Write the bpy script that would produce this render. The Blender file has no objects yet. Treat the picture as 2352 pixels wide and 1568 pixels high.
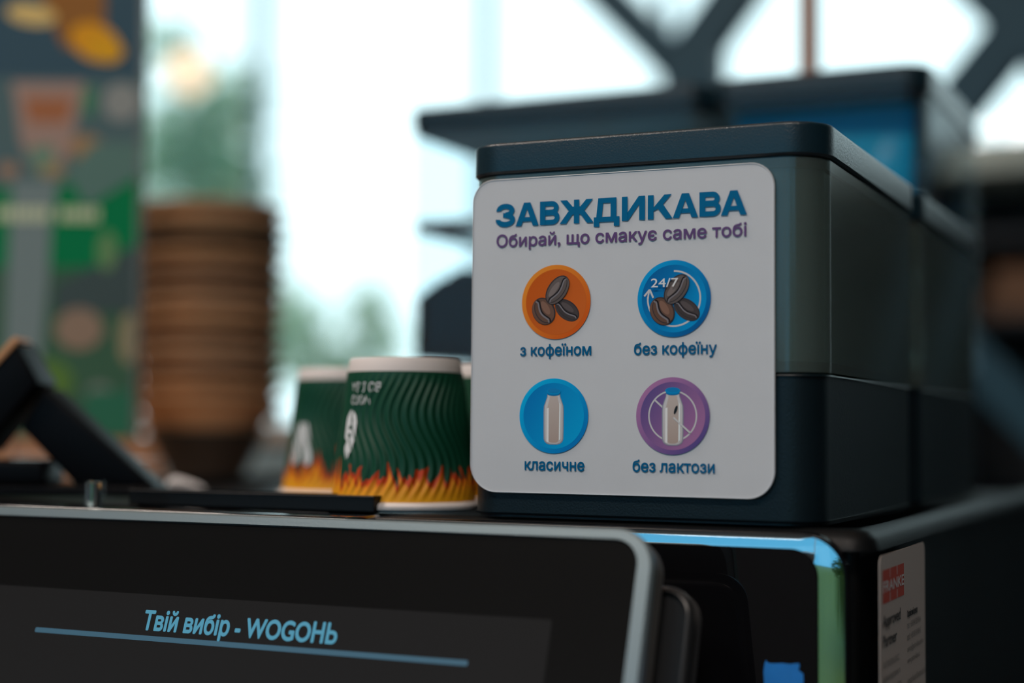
import bpy, bmesh, math, random
from mathutils import Vector, Matrix
from mathutils.geometry import delaunay_2d_cdt
random.seed(7)
S = bpy.context.scene
COL = S.collection
PI = math.pi
ZM = 1.25                     # height of the coffee machine's top above the floor

# ------------------------------------------------------------------ camera
YAW, PITCH, ROLL = math.radians(24.9347), math.radians(3.2774), math.radians(0.4854)
FPX = 3600.0
CAM = Vector((0.3706, -0.7363, 0.0441 + ZM))
fw = Vector((-math.sin(YAW) * math.cos(PITCH), math.cos(YAW) * math.cos(PITCH), math.sin(PITCH)))
rt0 = Vector((math.cos(YAW), math.sin(YAW), 0)); up0 = rt0.cross(fw)
rt = rt0 * math.cos(ROLL) + up0 * math.sin(ROLL)
up = -rt0 * math.sin(ROLL) + up0 * math.cos(ROLL)
cd = bpy.data.cameras.new('camera'); cam = bpy.data.objects.new('camera', cd); COL.objects.link(cam)
cam.matrix_world = Matrix(((rt.x, up.x, -fw.x, CAM.x), (rt.y, up.y, -fw.y, CAM.y), (rt.z, up.z, -fw.z, CAM.z), (0, 0, 0, 1)))
cd.sensor_width = 36; cd.lens = FPX * 36 / 2352; cd.clip_start = .01; cd.clip_end = 300
cd.dof.use_dof = True; cd.dof.focus_distance = 0.79; cd.dof.aperture_fstop = 2.2; cd.dof.aperture_blades = 0
S.camera = cam
def at(px, py, d):            # a place in the room from its bearing and its distance along the view
    return CAM + (rt * ((px - 1176) / FPX) - up * ((py - 784) / FPX) + fw) * d

# ------------------------------------------------------------------ sky, exposure
S.view_settings.view_transform = 'Standard'; S.view_settings.look = 'None'
S.view_settings.exposure = 0.0; S.view_settings.gamma = 1.0; S.view_settings.use_curve_mapping = False
S.cycles.max_bounces = 12; S.cycles.transparent_max_bounces = 24; S.cycles.glossy_bounces = 6
S.cycles.caustics_reflective = False; S.cycles.caustics_refractive = False
w = bpy.data.worlds.new('sky'); S.world = w; w.use_nodes = True
n = w.node_tree.nodes; l = w.node_tree.links; n.clear()
tc = n.new('ShaderNodeTexCoord'); dot = n.new('ShaderNodeVectorMath'); dot.operation = 'DOT_PRODUCT'
dot.inputs[1].default_value = Vector((-.42, .86, .30)).normalized()     # the bright hazy side of the sky
ramp = n.new('ShaderNodeValToRGB'); ramp.color_ramp.interpolation = 'EASE'
e = ramp.color_ramp.elements
e[0].position = 0.30; e[0].color = (.13, .50, .80, 1)
e[1].position = 0.86; e[1].color = (.74, .95, 1.0, 1)
mr = n.new('ShaderNodeMapRange'); mr.inputs[1].default_value = -1; mr.inputs[2].default_value = 1
st = n.new('ShaderNodeMapRange'); st.inputs[1].default_value = .3; st.inputs[2].default_value = .95
st.inputs[3].default_value = 1.7; st.inputs[4].default_value = 1.9
bg = n.new('ShaderNodeBackground'); out = n.new('ShaderNodeOutputWorld')
l.new(tc.outputs['Generated'], dot.inputs[0]); l.new(dot.outputs['Value'], mr.inputs[0])
l.new(mr.outputs[0], ramp.inputs[0]); l.new(mr.outputs[0], st.inputs[0])
l.new(ramp.outputs[0], bg.inputs[0]); l.new(st.outputs[0], bg.inputs[1]); l.new(bg.outputs[0], out.inputs[0])

def area(name, loc, size, power, col, rot=(0, 0, 0)):
    d = bpy.data.lights.new(name, 'AREA'); d.energy = power; d.color = col; d.shape = 'RECTANGLE'
    d.size, d.size_y = size
    o = bpy.data.objects.new(name, d); COL.objects.link(o); o.location = loc; o.rotation_euler = rot
    return o
# two shop ceiling panels, plus a third added to brighten the poster side
CEIL_LAMPS = [((0.9, -2.6, 4.22), (1.2, .6), 66, (1, .87, .78)), ((-1.6, -2.6, 4.22), (1.2, .6), 58, (1, .87, .78)), ((-2.3, -.7, 4.22), (1.2, .6), 60, (1, .87, .78))]
for i, (p, s, pw, c) in enumerate(CEIL_LAMPS):
    area('ceiling_panel_light', p, s, pw, c)

# ------------------------------------------------------------------ materials
def lin(v):
    v /= 255.0
    return v / 12.92 if v <= .04045 else ((v + .055) / 1.055) ** 2.4
def rgb(r, g, b): return (lin(r), lin(g), lin(b))
def print_ink(r, g, b, k=1.9): return tuple(min(.86, lin(x) * k) for x in (r, g, b))
def mat(name, col, rough=.5, metal=0, spec=.5, noise=0, scale=40, bump=0, emit=None, es=1, coat=0):
    m = bpy.data.materials.new(name); m.use_nodes = True
    N = m.node_tree.nodes; L = m.node_tree.links; b = N['Principled BSDF']
    b.inputs['Base Color'].default_value = (*col, 1); b.inputs['Roughness'].default_value = rough
    b.inputs['Metallic'].default_value = metal; b.inputs['Specular IOR Level'].default_value = spec
    b.inputs['Coat Weight'].default_value = coat
    if emit: b.inputs['Emission Color'].default_value = (*emit, 1); b.inputs['Emission Strength'].default_value = es
    if noise or bump:
        t = N.new('ShaderNodeTexCoord'); nz = N.new('ShaderNodeTexNoise'); nz.inputs['Scale'].default_value = scale; nz.inputs['Detail'].default_value = 4
        L.new(t.outputs['Object'], nz.inputs['Vector'])
        if noise:
            mx = N.new('ShaderNodeMix'); mx.data_type = 'RGBA'
            mx.inputs[6].default_value = (*[c * (1 - noise) for c in col], 1); mx.inputs[7].default_value = (*[min(1, c * (1 + noise)) for c in col], 1)
            L.new(nz.outputs['Fac'], mx.inputs[0]); L.new(mx.outputs[2], b.inputs['Base Color'])
        if bump:
            bp = N.new('ShaderNodeBump'); bp.inputs['Strength'].default_value = bump; bp.inputs['Distance'].default_value = .0006
            L.new(nz.outputs['Fac'], bp.inputs['Height']); L.new(bp.outputs['Normal'], b.inputs['Normal'])
    return m
def clear_mat(name, tint, rough=.1, gloss=1.0, frost=None):
    m = bpy.data.materials.new(name); m.use_nodes = True
    N = m.node_tree.nodes; L = m.node_tree.links; N.clear()
    o = N.new('ShaderNodeOutputMaterial'); t = N.new('ShaderNodeBsdfTransparent'); t.inputs[0].default_value = (*tint, 1)
    g = N.new('ShaderNodeBsdfGlossy'); g.inputs['Roughness'].default_value = rough
    f = N.new('ShaderNodeLayerWeight'); f.inputs['Blend'].default_value = .5
    p = N.new('ShaderNodeMath'); p.operation = 'POWER'; p.inputs[1].default_value = 5
    k = N.new('ShaderNodeMath'); k.operation = 'MULTIPLY_ADD'; k.inputs[1].default_value = .9 * gloss; k.inputs[2].default_value = .04 * gloss
    mx = N.new('ShaderNodeMixShader')
    L.new(f.outputs['Facing'], p.inputs[0]); L.new(p.outputs[0], k.inputs[0]); L.new(k.outputs[0], mx.inputs[0]); L.new(t.outputs[0], mx.inputs[1]); L.new(g.outputs[0], mx.inputs[2])
    last = mx
    if frost:
        d = N.new('ShaderNodeBsdfDiffuse'); d.inputs[0].default_value = (*frost[1], 1); tl_ = N.new('ShaderNodeBsdfTranslucent'); tl_.inputs[0].default_value = (*frost[1], 1)
        m1 = N.new('ShaderNodeMixShader'); m1.inputs[0].default_value = .5; L.new(d.outputs[0], m1.inputs[1]); L.new(tl_.outputs[0], m1.inputs[2])
        m2 = N.new('ShaderNodeMixShader'); m2.inputs[0].default_value = frost[0]; L.new(mx.outputs[0], m2.inputs[1]); L.new(m1.outputs[0], m2.inputs[2]); last = m2
    L.new(last.outputs[0], o.inputs[0])
    return m
def attr_mat(name, rough=.45, spec=.4, bump=None):
    m = bpy.data.materials.new(name); m.use_nodes = True
    N = m.node_tree.nodes; L = m.node_tree.links; b = N['Principled BSDF']
    a = N.new('ShaderNodeAttribute'); a.attribute_name = 'Col'; L.new(a.outputs['Color'], b.inputs['Base Color'])
    b.inputs['Roughness'].default_value = rough; b.inputs['Specular IOR Level'].default_value = spec
    return m
def leaf_mat(name, col):
    m = mat(name, col, .8, spec=.1, noise=.3, scale=1.5); N = m.node_tree.nodes; L = m.node_tree.links
    b = N['Principled BSDF']; t = N.new('ShaderNodeBsdfTranslucent'); t.inputs[0].default_value = (*[c * .9 for c in col], 1)
    x_ = N.new('ShaderNodeMixShader'); x_.inputs[0].default_value = .5
    L.new(b.outputs[0], x_.inputs[1]); L.new(t.outputs[0], x_.inputs[2]); L.new(x_.outputs[0], N['Material Output'].inputs[0])
    return m
M = dict(
    black_satin=mat('black satin plastic', (.003, .0035, .004), .45, spec=.25, bump=.25, scale=900),
    lid_black=mat('black lid plastic', (.004, .020, .030), .30, spec=.6, bump=.3, scale=1100),
    base_black=mat('black moulded plastic', (.003, .010, .014), .40, spec=.35, bump=.25, scale=900),
    gloss_black=mat('gloss black lacquer', (.004, .004, .005), .06, coat=1.0),
    screen_black=mat('dark screen glass', (.006, .006, .006), .12, spec=.5, emit=(.0018, .0016, .0015), es=1),
    screen_panel=mat('dim screen panel', (.006, .006, .006), .12, emit=(.0105, .0100, .0100), es=1),
    ui_text=mat('lit screen lettering', (.02, .05, .06), .3, emit=(.06, .24, .35), es=1),
    silver=mat('brushed aluminium', (.25, .31, .33), .38, metal=.5, bump=.1, scale=600),
    shell_grey=mat('grey housing plastic', (.13, .125, .12), .5),
    shell_dark=mat('dark housing plastic', (.015, .015, .016), .35),
    smoky=clear_mat('smoky clear plastic', (.60, .68, .66), .16, gloss=1.6, frost=(.34, (.32, .42, .38))),
    clear=clear_mat('clear plastic', (.94, .97, .98), .08, gloss=.3),
    volume_blue=clear_mat('blue translucent film', (.20, .70, .88), .2, frost=(.75, (.03, .66, .96))),
    pane=clear_mat('window glass', (.97, .99, .99), .02),
    paper=mat('white sign board', (.63, .64, .66), .42, noise=.03, scale=60),
    art=attr_mat('printed picture', .5, .12),
    title=mat('blue print', print_ink(0, 76, 112), .42, spec=.12), violet=mat('violet print', print_ink(74, 54, 92), .42, spec=.12),
    navy=mat('dark blue print', print_ink(0, 70, 106), .42, spec=.12), white_print=mat('white print', (.8, .8, .8), .45),
    sticker=mat('white sticker film', (.60, .51, .46), .45), red=mat('red print', (.62, .06, .02), .45),
    ink=mat('black print', (.02, .02, .022), .5), grey_ink=mat('grey print', (.22, .21, .2), .5),
    rim_black=mat('semi gloss black rim', (.004, .004, .005), .25, spec=.25), terminal_black=mat('black terminal plastic', (.003, .003, .004), .45, spec=.10),
    glare_white=mat('white window glare', (.82, .86, .86), .3), leaf_dark=leaf_mat('olive leaves', (.10, .15, .02)), warm_glint=mat('warm highlight colour', (.62, .30, .13), .4),
    dark_chrome=mat('dark mirror trim', (.46, .52, .54), .05, metal=1),
    tape=mat('blue masking tape', (.01, .20, .62), .6, noise=.2, scale=120, bump=.4),
    cup=attr_mat('printed ripple card', .5, .35), cup_white=mat('white card', (.78, .70, .66), .6),
    kraft=mat('brown kraft card', (.78, .45, .23), .7, noise=.25, scale=25), kraft_light=mat('light kraft card', (.80, .50, .29), .7, noise=.2, scale=25), kraft_brown=mat('brown card', (.50, .29, .165), .7, noise=.25, scale=25), kraft_deep=mat('deep brown card', (.18, .105, .06), .7, noise=.25, scale=25), kraft_dark=mat('black card', (.03, .028, .025), .6),
    steel=mat('blue grey painted steel', (.42, .66, .78), .35, metal=.2), chrome=mat('chrome', (.8, .85, .85), .08, metal=1),
    wood=mat('tan wood', (.50, .27, .14), .5, noise=.25, scale=18), darkwood=mat('dark wood', (.09, .045, .025), .5, noise=.3, scale=14),
    beans=mat('roasted beans', (.022, .014, .010), .5, spec=.2), white=mat('white plastic', (.75, .72, .72), .5),
    truss=mat('dark grey painted steel', (.022, .075, .110), .5, spec=.3), copper=mat('copper pipe', (.36, .11, .02), .5, metal=0),
    mullion=mat('pale window frame', (.55, .62, .66), .5), wall=mat('grey plaster', (.30, .31, .32), .8, noise=.05, scale=6),
    dark_wall=mat('charcoal plaster', (.05, .05, .052), .8, noise=.1, scale=6),
    ceil=mat('white ceiling paint', (.55, .55, .55), .9), floor=mat('grey floor tile', (.16, .15, .14), .4, noise=.15, scale=3),
    pave=mat('pavement', (.30, .31, .30), .9, noise=.2, scale=2), leaf=leaf_mat('green leaves', (.66, .68, .44)), lawn=mat('grass', (.15, .17, .012), .8, noise=.4, scale=1.5),
    bark=mat('bark', (.10, .08, .06), .9, noise=.3, scale=8), carton=mat('brown cardboard', (.30, .15, .08), .7, noise=.1, scale=20),
    stone=mat('pale worktop', (.80, .90, .80), .4, noise=.08, scale=10), cab=mat('blue black cabinet', (.018, .026, .034), .5),
    lamp_glow=mat('lit warm globe', (.8, .7, .55), .4, emit=(1.0, .80, .55), es=.95),
    led=mat('lit warm bulb', (.8, .6, .4), .4, emit=(1.0, .50, .20), es=24), panel_glow=mat('lit ceiling diffuser', (.8, .8, .8), .4, emit=(1.0, .86, .72), es=1.5),
)

# ------------------------------------------------------------------ helpers
def new_obj(name, bm, m, parent=None, smooth=False):
    bm.normal_update(); me = bpy.data.meshes.new(name); bm.to_mesh(me); bm.free()
    o = bpy.data.objects.new(name, me); COL.objects.link(o)
    if m: me.materials.append(m)
    if smooth:
        for p in me.polygons: p.use_smooth = True
        me.set_sharp_from_angle(angle=math.radians(38))
    if parent: o.parent = parent
    return o
def thing(name, label, cat, loc=(0, 0, 0), rot=(0, 0, 0), group=None):
    o = bpy.data.objects.new(name, None); COL.objects.link(o); o.location = loc; o.rotation_euler = rot
    o['label'] = label; o['category'] = cat; o.empty_display_size = .02
    if group: o['group'] = group
    return o
def tag(o, label, cat, group=None, kind=None):
    o['label'] = label; o['category'] = cat
    if group: o['group'] = group
    if kind: o['kind'] = kind
    return o
def struct(name, bm, m, label, cat, parent=None):
    o = new_obj(name, bm, m, parent); o['kind'] = 'structure'; o['label'] = label; o['category'] = cat
    return o
def box(bm, x0, x1, y0, y1, z0, z1):
    v = [bm.verts.new(p) for p in ((x0, y0, z0), (x1, y0, z0), (x1, y1, z0), (x0, y1, z0), (x0, y0, z1), (x1, y0, z1), (x1, y1, z1), (x0, y1, z1))]
    for f in ((0, 3, 2, 1), (4, 5, 6, 7), (0, 1, 5, 4), (1, 2, 6, 5), (2, 3, 7, 6), (3, 0, 4, 7)): bm.faces.new([v[i] for i in f])
    return bm
def bbox(x0, x1, y0, y1, z0, z1, bev=0, seg=3):
    bm = box(bmesh.new(), x0, x1, y0, y1, z0, z1)
    if bev: bmesh.ops.bevel(bm, geom=bm.edges[:], offset=bev, segments=seg, profile=.5, affect='EDGES')
    return bm
def rrect(x0, x1, y0, y1, r, n=10):
    rs = r if isinstance(r, (tuple, list)) else (r,) * 4     # bl, br, tr, tl
    pts = []
    for (cx, cy, a, q) in ((x0, y0, PI, rs[0]), (x1, y0, 1.5 * PI, rs[1]), (x1, y1, 0, rs[2]), (x0, y1, .5 * PI, rs[3])):
        ox = cx + (q if cx == x0 else -q); oy = cy + (q if cy == y0 else -q)
        for i in range(n + 1):
            t = a + .5 * PI * i / n; pts.append((ox + q * math.cos(t), oy + q * math.sin(t)))
    return pts
def loft(bm, rings, cap0=True, cap1=True):                   # rings: lists of 3-D points, all the same length
    R = [[bm.verts.new(p) for p in r] for r in rings]; k = len(R[0])
    for a, b in zip(R, R[1:]):
        for i in range(k): bm.faces.new((a[i], a[(i + 1) % k], b[(i + 1) % k], b[i]))
    if cap0: bm.faces.new(R[0][::-1])
    if cap1: bm.faces.new(R[-1])
    return bm
def prism_z(bm, outline, z0, z1, bev=0):                     # extruded along z, softened at both ends
    cx = sum(p[0] for p in outline) / len(outline); cy = sum(p[1] for p in outline) / len(outline)
    def ins(d):
        o = []
        for i, p in enumerate(outline):
            a, b = outline[i - 1], outline[(i + 1) % len(outline)]
            tx, ty = b[0] - a[0], b[1] - a[1]; L = math.hypot(tx, ty) or 1
            o.append((p[0] - ty / L * d, p[1] + tx / L * d))
        return o
    if not bev: rings = [[(x, y, z0) for x, y in outline], [(x, y, z1) for x, y in outline]]
    else:
        rings = []
        for i in range(4):
            a = .5 * PI * i / 3; rings.append([(x, y, z0 + bev * (1 - math.sin(a))) for x, y in ins(bev * (1 - math.cos(a)))])
        for i in range(4):
            a = .5 * PI * i / 3; rings.append([(x, y, z1 - bev * (1 - math.cos(a))) for x, y in ins(bev * (1 - math.sin(a)))])
    return loft(bm, rings)
def to_xz(bm, y=0):                                          # lay a z-prism (x, y, depth) up into the x-z plane, front towards -y
    for v in bm.verts: v.co = Vector((v.co.x, y - v.co.z, v.co.y))
    return bm
def lathe(bm, prof, n=64, close=False):
    R = []
    for r, z in prof: R.append([bm.verts.new((r * math.cos(2 * PI * i / n), r * math.sin(2 * PI * i / n), z)) for i in range(n)])
    for a, b in zip(R, R[1:]):
        for i in range(n): bm.faces.new((a[i], a[(i + 1) % n], b[(i + 1) % n], b[i]))
    if close:
        bm.faces.new(R[0][::-1]); bm.faces.new(R[-1])
    return bm
def bar(bm, a, b, w_, t_, up_=Vector((0, 1, 0))):            # rectangular bar from a to b; t_ along up_
    a, b = Vector(a), Vector(b); d = (b - a).normalized(); s = d.cross(up_).normalized() * (w_ / 2); u = up_.normalized() * (t_ / 2)
    return loft(bm, [[a - s - u, a + s - u, a + s + u, a - s + u], [b - s - u, b + s - u, b + s + u, b - s + u]])
def fan(bm, pts, y): # flat polygon in the x-z plane facing -y
    vs = [bm.verts.new((x, y, z)) for x, z in pts]
    f = bm.faces.new(vs); f.normal_update()
    if f.normal.y > 0: f.normal_flip()
    return f
def stroke(path, wd):
    L, Rr = [], []
    for i, p in enumerate(path):
        a = path[max(0, i - 1)]; b = path[min(len(path) - 1, i + 1)]
        tx, ty = b[0] - a[0], b[1] - a[1]; q = math.hypot(tx, ty) or 1
        L.append((p[0] - ty / q * wd / 2, p[1] + tx / q * wd / 2)); Rr.append((p[0] + ty / q * wd / 2, p[1] - tx / q * wd / 2))
    return [L + Rr[::-1]]
def arc(cx, cy, rx, ry, a0, a1, n=24):
    return [(cx + rx * math.cos(math.radians(a0 + (a1 - a0) * i / n)), cy + ry * math.sin(math.radians(a0 + (a1 - a0) * i / n))) for i in range(n + 1)]
FONT_CACHE = {}
def text_bm(s):                                              # flat lettering, unit size, as (verts, faces)
    key = s
    if key not in FONT_CACHE:
        c = bpy.data.curves.new('t', 'FONT'); c.body = s; c.resolution_u = 5; c.fill_mode = 'NONE'
        o = bpy.data.objects.new('t', c); COL.objects.link(o); bpy.context.view_layer.update()
        me = bpy.data.meshes.new_from_object(o.evaluated_get(bpy.context.evaluated_depsgraph_get()))
        co = [Vector(v.co[:2]) for v in me.vertices]; ed = [tuple(e_.vertices) for e_ in me.edges]
        # outlines -> triangles: keep what the outlines wind around
        vs, _, fs_, _, _, _ = delaunay_2d_cdt(co, ed, [], 0, 1e-6)
        def wind(p):
            w_ = 0
            for a_, b_ in ed:
                a_, b_ = co[a_], co[b_]
                if (a_.y <= p.y) != (b_.y <= p.y):
                    t_ = (p.y - a_.y) / (b_.y - a_.y)
                    if a_.x + t_ * (b_.x - a_.x) > p.x: w_ += 1 if b_.y > a_.y else -1
            return w_
        vs = [tuple(v) for v in vs]
        fs = [tuple(f) for f in fs_ if wind(Vector((sum(vs[q][0] for q in f) / 3, sum(vs[q][1] for q in f) / 3))) != 0]
        bpy.data.objects.remove(o); bpy.data.curves.remove(c); bpy.data.meshes.remove(me)
        FONT_CACHE[key] = (vs, fs)
    return FONT_CACHE[key]
def text_fit(s, x0, x1, base, unit, bold=0.0, fn=None, y=0):   # lettering from x0 to x1, 'unit' = height of one em
    vs, fs = text_bm(s)
    a = min(v[0] for v in vs); b = max(v[0] for v in vs); k = (x1 - x0) / (b - a)
    flat = fn is None; bm = bmesh.new()
    copies = [(0, 0)] if not bold else [(0, 0)] + [(bold * math.cos(q * PI / 4), bold * math.sin(q * PI / 4)) for q in range(8)]   # heavier strokes
    for n_, (du, dv) in enumerate(copies):
        V = []
        for v in vs:
            uu, vv = x0 + (v[0] + du - a) * k, base + (v[1] + dv) * unit
            if flat: V.append(bm.verts.new((uu, y - n_ * .000012, vv)))
            else:
                c = fn(uu, vv); V.append(bm.verts.new((c[0] + n_ * .000012, c[1], c[2])))
        for f in fs:
            try: bm.faces.new([V[i] for i in f])
            except ValueError: pass
    return bm
def art_obj(name, shapes, parent, y0=0.0, dy=.00003):           # printed picture: (polygon, colour function) layers in the x-z plane
    bm = bmesh.new(); lay = bm.loops.layers.float_color.new('Col')
    for i, (pts, cf) in enumerate(shapes):
        f = fan(bm, pts, y0 - dy * i)
        for lp in f.loops:
            c = cf(lp.vert.co.x, lp.vert.co.z) if callable(cf) else cf
            lp[lay] = (*c, 1)
    return new_obj(name, bm, M['art'], parent)
def copy_tree(o, parent=None):
    c = o.copy(); COL.objects.link(c)
    if parent: c.parent = parent
    for ch in [x for x in COL.objects if x.parent == o]: copy_tree(ch, c)
    return c

# ------------------------------------------------------------------ the setting
XW0, XW1, YW0, YW1, HC = -7.0, 3.2, -4.5, 6.0, 4.3
struct('floor', box(bmesh.new(), XW0, XW1, YW0, YW1, -.1, 0), M['floor'], 'grey tiled floor of the shop', 'floor')
struct('ceiling', box(bmesh.new(), XW0, XW1, YW0, YW1, HC, HC + .1), M['ceil'], 'white ceiling of the shop', 'ceiling')
struct('wall_left', box(bmesh.new(), XW0 - .15, XW0, YW0, YW1, 0, HC), M['wall'], 'grey wall on the left', 'wall')
struct('wall_right', box(bmesh.new(), XW1, XW1 + .15, YW0, YW1, 0, HC), M['dark_wall'], 'charcoal wall on the right', 'wall')
bm = bmesh.new()
for a in ((XW0, -4.2, 0, HC), (2.9, XW1, 0, HC), (-4.2, .35, 0, 1.55), (.35, 2.9, 0, .25), (-4.2, 2.9, 3.0, HC)): box(bm, a[0], a[1], YW0 - .15, YW0, a[2], a[3])
struct('wall_rear', bm, M['dark_wall'], 'charcoal wall behind the viewer with two windows', 'wall')
bm = bmesh.new()
for a in ((XW0, XW1, 0, .35), (XW0, XW1, HC - .25, HC)): box(bm, a[0], a[1], YW1, YW1 + .15, a[2], a[3])
struct('wall_front', bm, M['wall'], 'low sill and lintel around the glass front', 'wall')
def window(nm, x0, x1, y0, y1, z0, z1, xs=(), ys=(), zs=(), label=''):
    f = bmesh.new(); t = .05
    if y1 - y0 < .2:
        ym = (y0 + y1) / 2
        for x in (x0, *xs, x1): box(f, x - t / 2, x + t / 2, ym - .04, ym + .04, z0, z1)
        for z in (z0 + t / 2, *zs, z1 - t / 2): box(f, x0, x1, ym - .039, ym + .039, z - t / 2, z + t / 2)
        p = box(bmesh.new(), x0, x1, ym - .004, ym + .004, z0, z1)
    else:
        xm = (x0 + x1) / 2
        for y in (y0, *ys, y1): box(f, xm - .04, xm + .04, y - t / 2, y + t / 2, z0, z1)
        for z in (z0 + t / 2, *zs, z1 - t / 2): box(f, xm - .039, xm + .039, y0, y1, z - t / 2, z + t / 2)
        p = box(bmesh.new(), xm - .004, xm + .004, y0, y1, z0, z1)
    o = struct(nm, f, M['mullion'], label, 'window'); new_obj('window_pane', p, M['pane'], o)
window('window_1', XW0 + .03, XW1 - .03, YW1 + .03, YW1 + .12, .35, HC - .25, xs=(-5.6, -4.26, -2.95, -2.02, .5, 2), label='tall glass front with pale mullions behind the counter')
window('window_2', -4.18, .33, YW0 - .12, YW0 - .03, 1.57, 2.98, xs=(-2, ), label='high window in the wall behind the viewer')
window('window_3', .37, 2.88, YW0 - .12, YW0 - .03, .27, 2.98, label='tall window in the wall behind the viewer')
struct('ground', box(bmesh.new(), -60, 40, YW1 + .16, 80, -.3, -.05), M['pave'], 'paved forecourt outside the glass front', 'ground')
struct('lawn', box(bmesh.new(), -40, 40, -60, YW0 - .2, -.3, -.06), M['lawn'], 'green lawn outside the windows behind the viewer', 'ground')

# ------------------------------------------------------------------ trees outside
def tree(name, label, base, blobs, m_leaf='leaf', leaf=.09, nleaf=900, group='trees outside the glass front', trunk_r=.06):
    t = thing(name, label, 'tree', base, group=group)
    bm = bmesh.new()
    for (c, r) in blobs:
        c = Vector(c) - Vector(base)
        k = max(40, int(nleaf * (r / .5) ** 2))
        for _ in range(k):
            d = Vector((random.gauss(0, 1), random.gauss(0, 1), random.gauss(0, 1))).normalized() * r * random.random() ** .6
            p = c + Vector((d.x, d.y, d.z * 1.05)); q = Matrix.Rotation(random.uniform(0, 2 * PI), 3, Vector((random.gauss(0, 1), random.gauss(0, 1), random.gauss(0, 1))).normalized())
            s = leaf * random.uniform(.6, 1.3)
            vs = [bm.verts.new(p + q @ Vector(v) * s) for v in ((0, -1, 0), (.45, 0, .08), (0, 1, 0), (-.45, 0, .08))]
            bm.faces.new(vs)
    new_obj('foliage', bm, M[m_leaf], t)
    top = max(blobs, key=lambda b: b[0][2])[0]
    bm = bmesh.new(); hb = Vector(top) - Vector(base)
    rings = []
    for i in range(7):
        f = i / 6; r = trunk_r * (1 - .75 * f); cx = hb.x * f + .06 * math.sin(i * 1.7); cy = hb.y * f
        rings.append([(cx + r * math.cos(2 * PI * j / 10), cy + r * math.sin(2 * PI * j / 10), hb.z * f) for j in range(10)])
    loft(bm, rings)
    for (c, r) in blobs[1:]:
        c = Vector(c) - Vector(base); a = Vector((hb.x, hb.y, hb.z)) * max(.25, min(.85, (c.z - r * .6) / max(hb.z, .1)))
        bar(bm, a, c, trunk_r * .4, trunk_r * .4, Vector((.3, .9, .2)))
    new_obj('trunk', bm, M['bark'], t)
    return t
def blob(px, py, d, rpx): return (tuple(at(px, py, d)), rpx * d / FPX)
D1 = 15.0
b0 = at(470, 900, D1); b0.z = -.05
tree('slender_tree', 'tall loose green tree outside the glass, left behind the kraft bowls', tuple(b0),
     [blob(400, 120, D1, 80), blob(575, 215, D1, 75), blob(470, 260, D1, 120), blob(390, 360, D1, 140), blob(540, 390, D1, 120), blob(450, 520, D1, 170), blob(590, 560, D1, 80), blob(380, 660, D1, 160), blob(570, 690, D1, 120)], leaf=.10, nleaf=330)
D2 = 22.0
b0 = at(760, 1000, D2); b0.z = -.05
tree('round_shrub', 'low pale green bush outside the glass, just above the green paper cups', tuple(b0),
     [blob(700, 730, D2, 75), blob(660, 820, D2, 90), blob(760, 840, D2, 80), blob(850, 690, D2, 65), blob(880, 800, D2, 80), blob(800, 900, D2, 90)], leaf=.15, nleaf=130, trunk_r=.09)
for (x, y, nm_) in ((3.6, -9.0, 'nearer'), (6.4, -11.5, 'farther')):
    tree('garden_tree', nm_ + ' green tree on the lawn behind the viewer', (x, y, -.06), [((x, y, 1.9), 1.05), ((x + .8, y + .2, 1.1), .9), ((x - .8, y - .2, 1.0), .9)], m_leaf='leaf_dark', leaf=.13, nleaf=260, group='trees on the lawn')

# ------------------------------------------------------------------ coffee machine
XS = .216
cm = thing('coffee_machine', 'black coffee machine with gloss front door under the bean hoppers', 'coffee machine', (0, 0, ZM))
bm = prism_z(bmesh.new(), rrect(-.50, XS, -.004, .83, .016, 8), -.62, -.0004, .010)
new_obj('machine_body', bm, M['black_satin'], cm, True)
bm = bbox(-.60, -.045, -.040, -.0045, -.012, -.0006, .002)
o = new_obj('service_ledge', bm, M['gloss_black'], None, True); o.location = (0, 0, ZM)
tag(o, 'narrow gloss black ledge between the touchscreen and the black bar', 'ledge')
# gloss front door with a pillowed edge
tilt = lambda x: .0016 * max(0, min(1, (x - .1895) / .0140))      # the flank of the trim leans a little more
def door_ring(t, q=0): # t: 0 inner edge of the trim .. 1 outer edge
    return rrect(-.290 - .0085 * t - q, .1920 + .0115 * t + q, -.60 - .008 * t - q, -.0095 + .0061 * t + q, .013 + .006 * t + q, 10)
bm = bmesh.new(); loft(bm, [[(x, y, .001) for x, y in door_ring(-.05)], [(x, y, .0083) for x, y in door_ring(-.05)], [(x, y, .0085) for x, y in door_ring(-.08)]]); to_xz(bm, -.005)
door = new_obj('front_door', bm, M['gloss_black'], cm)
bm = bmesh.new(); rings = []
for i in range(9):
    t = i / 8; rings.append([(x, y, .0086 - .00066 * t - .00046 * t * t - tilt(x)) for x, y in door_ring(t)])
loft(bm, rings, False, False); to_xz(bm, -.005); bmesh.ops.recalc_face_normals(bm, faces=bm.faces[:])
new_obj('door_trim', bm, M['dark_chrome'], cm, True)
bm = bmesh.new(); rings = []
for i in range(0, 6):
    a = .5 * PI * i / 5; rings.append([(x, y, .00588 + .0016 * math.cos(a) - tilt(x)) for x, y in door_ring(1, .0016 * math.sin(a))])
rings.append([(x, y, .0) for x, y in door_ring(1, .0016)])
loft(bm, rings, False, True); to_xz(bm, -.005); bmesh.ops.recalc_face_normals(bm, faces=bm.faces[:])
new_obj('door_rim', bm, M['rim_black'], cm, True)
bm = bmesh.new()
pts = [(.1660, -.112)] + [(.1662 + .0002 * math.sin(i * 2.1), -.112 + i * .0056) for i in range(1, 9)]
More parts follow.
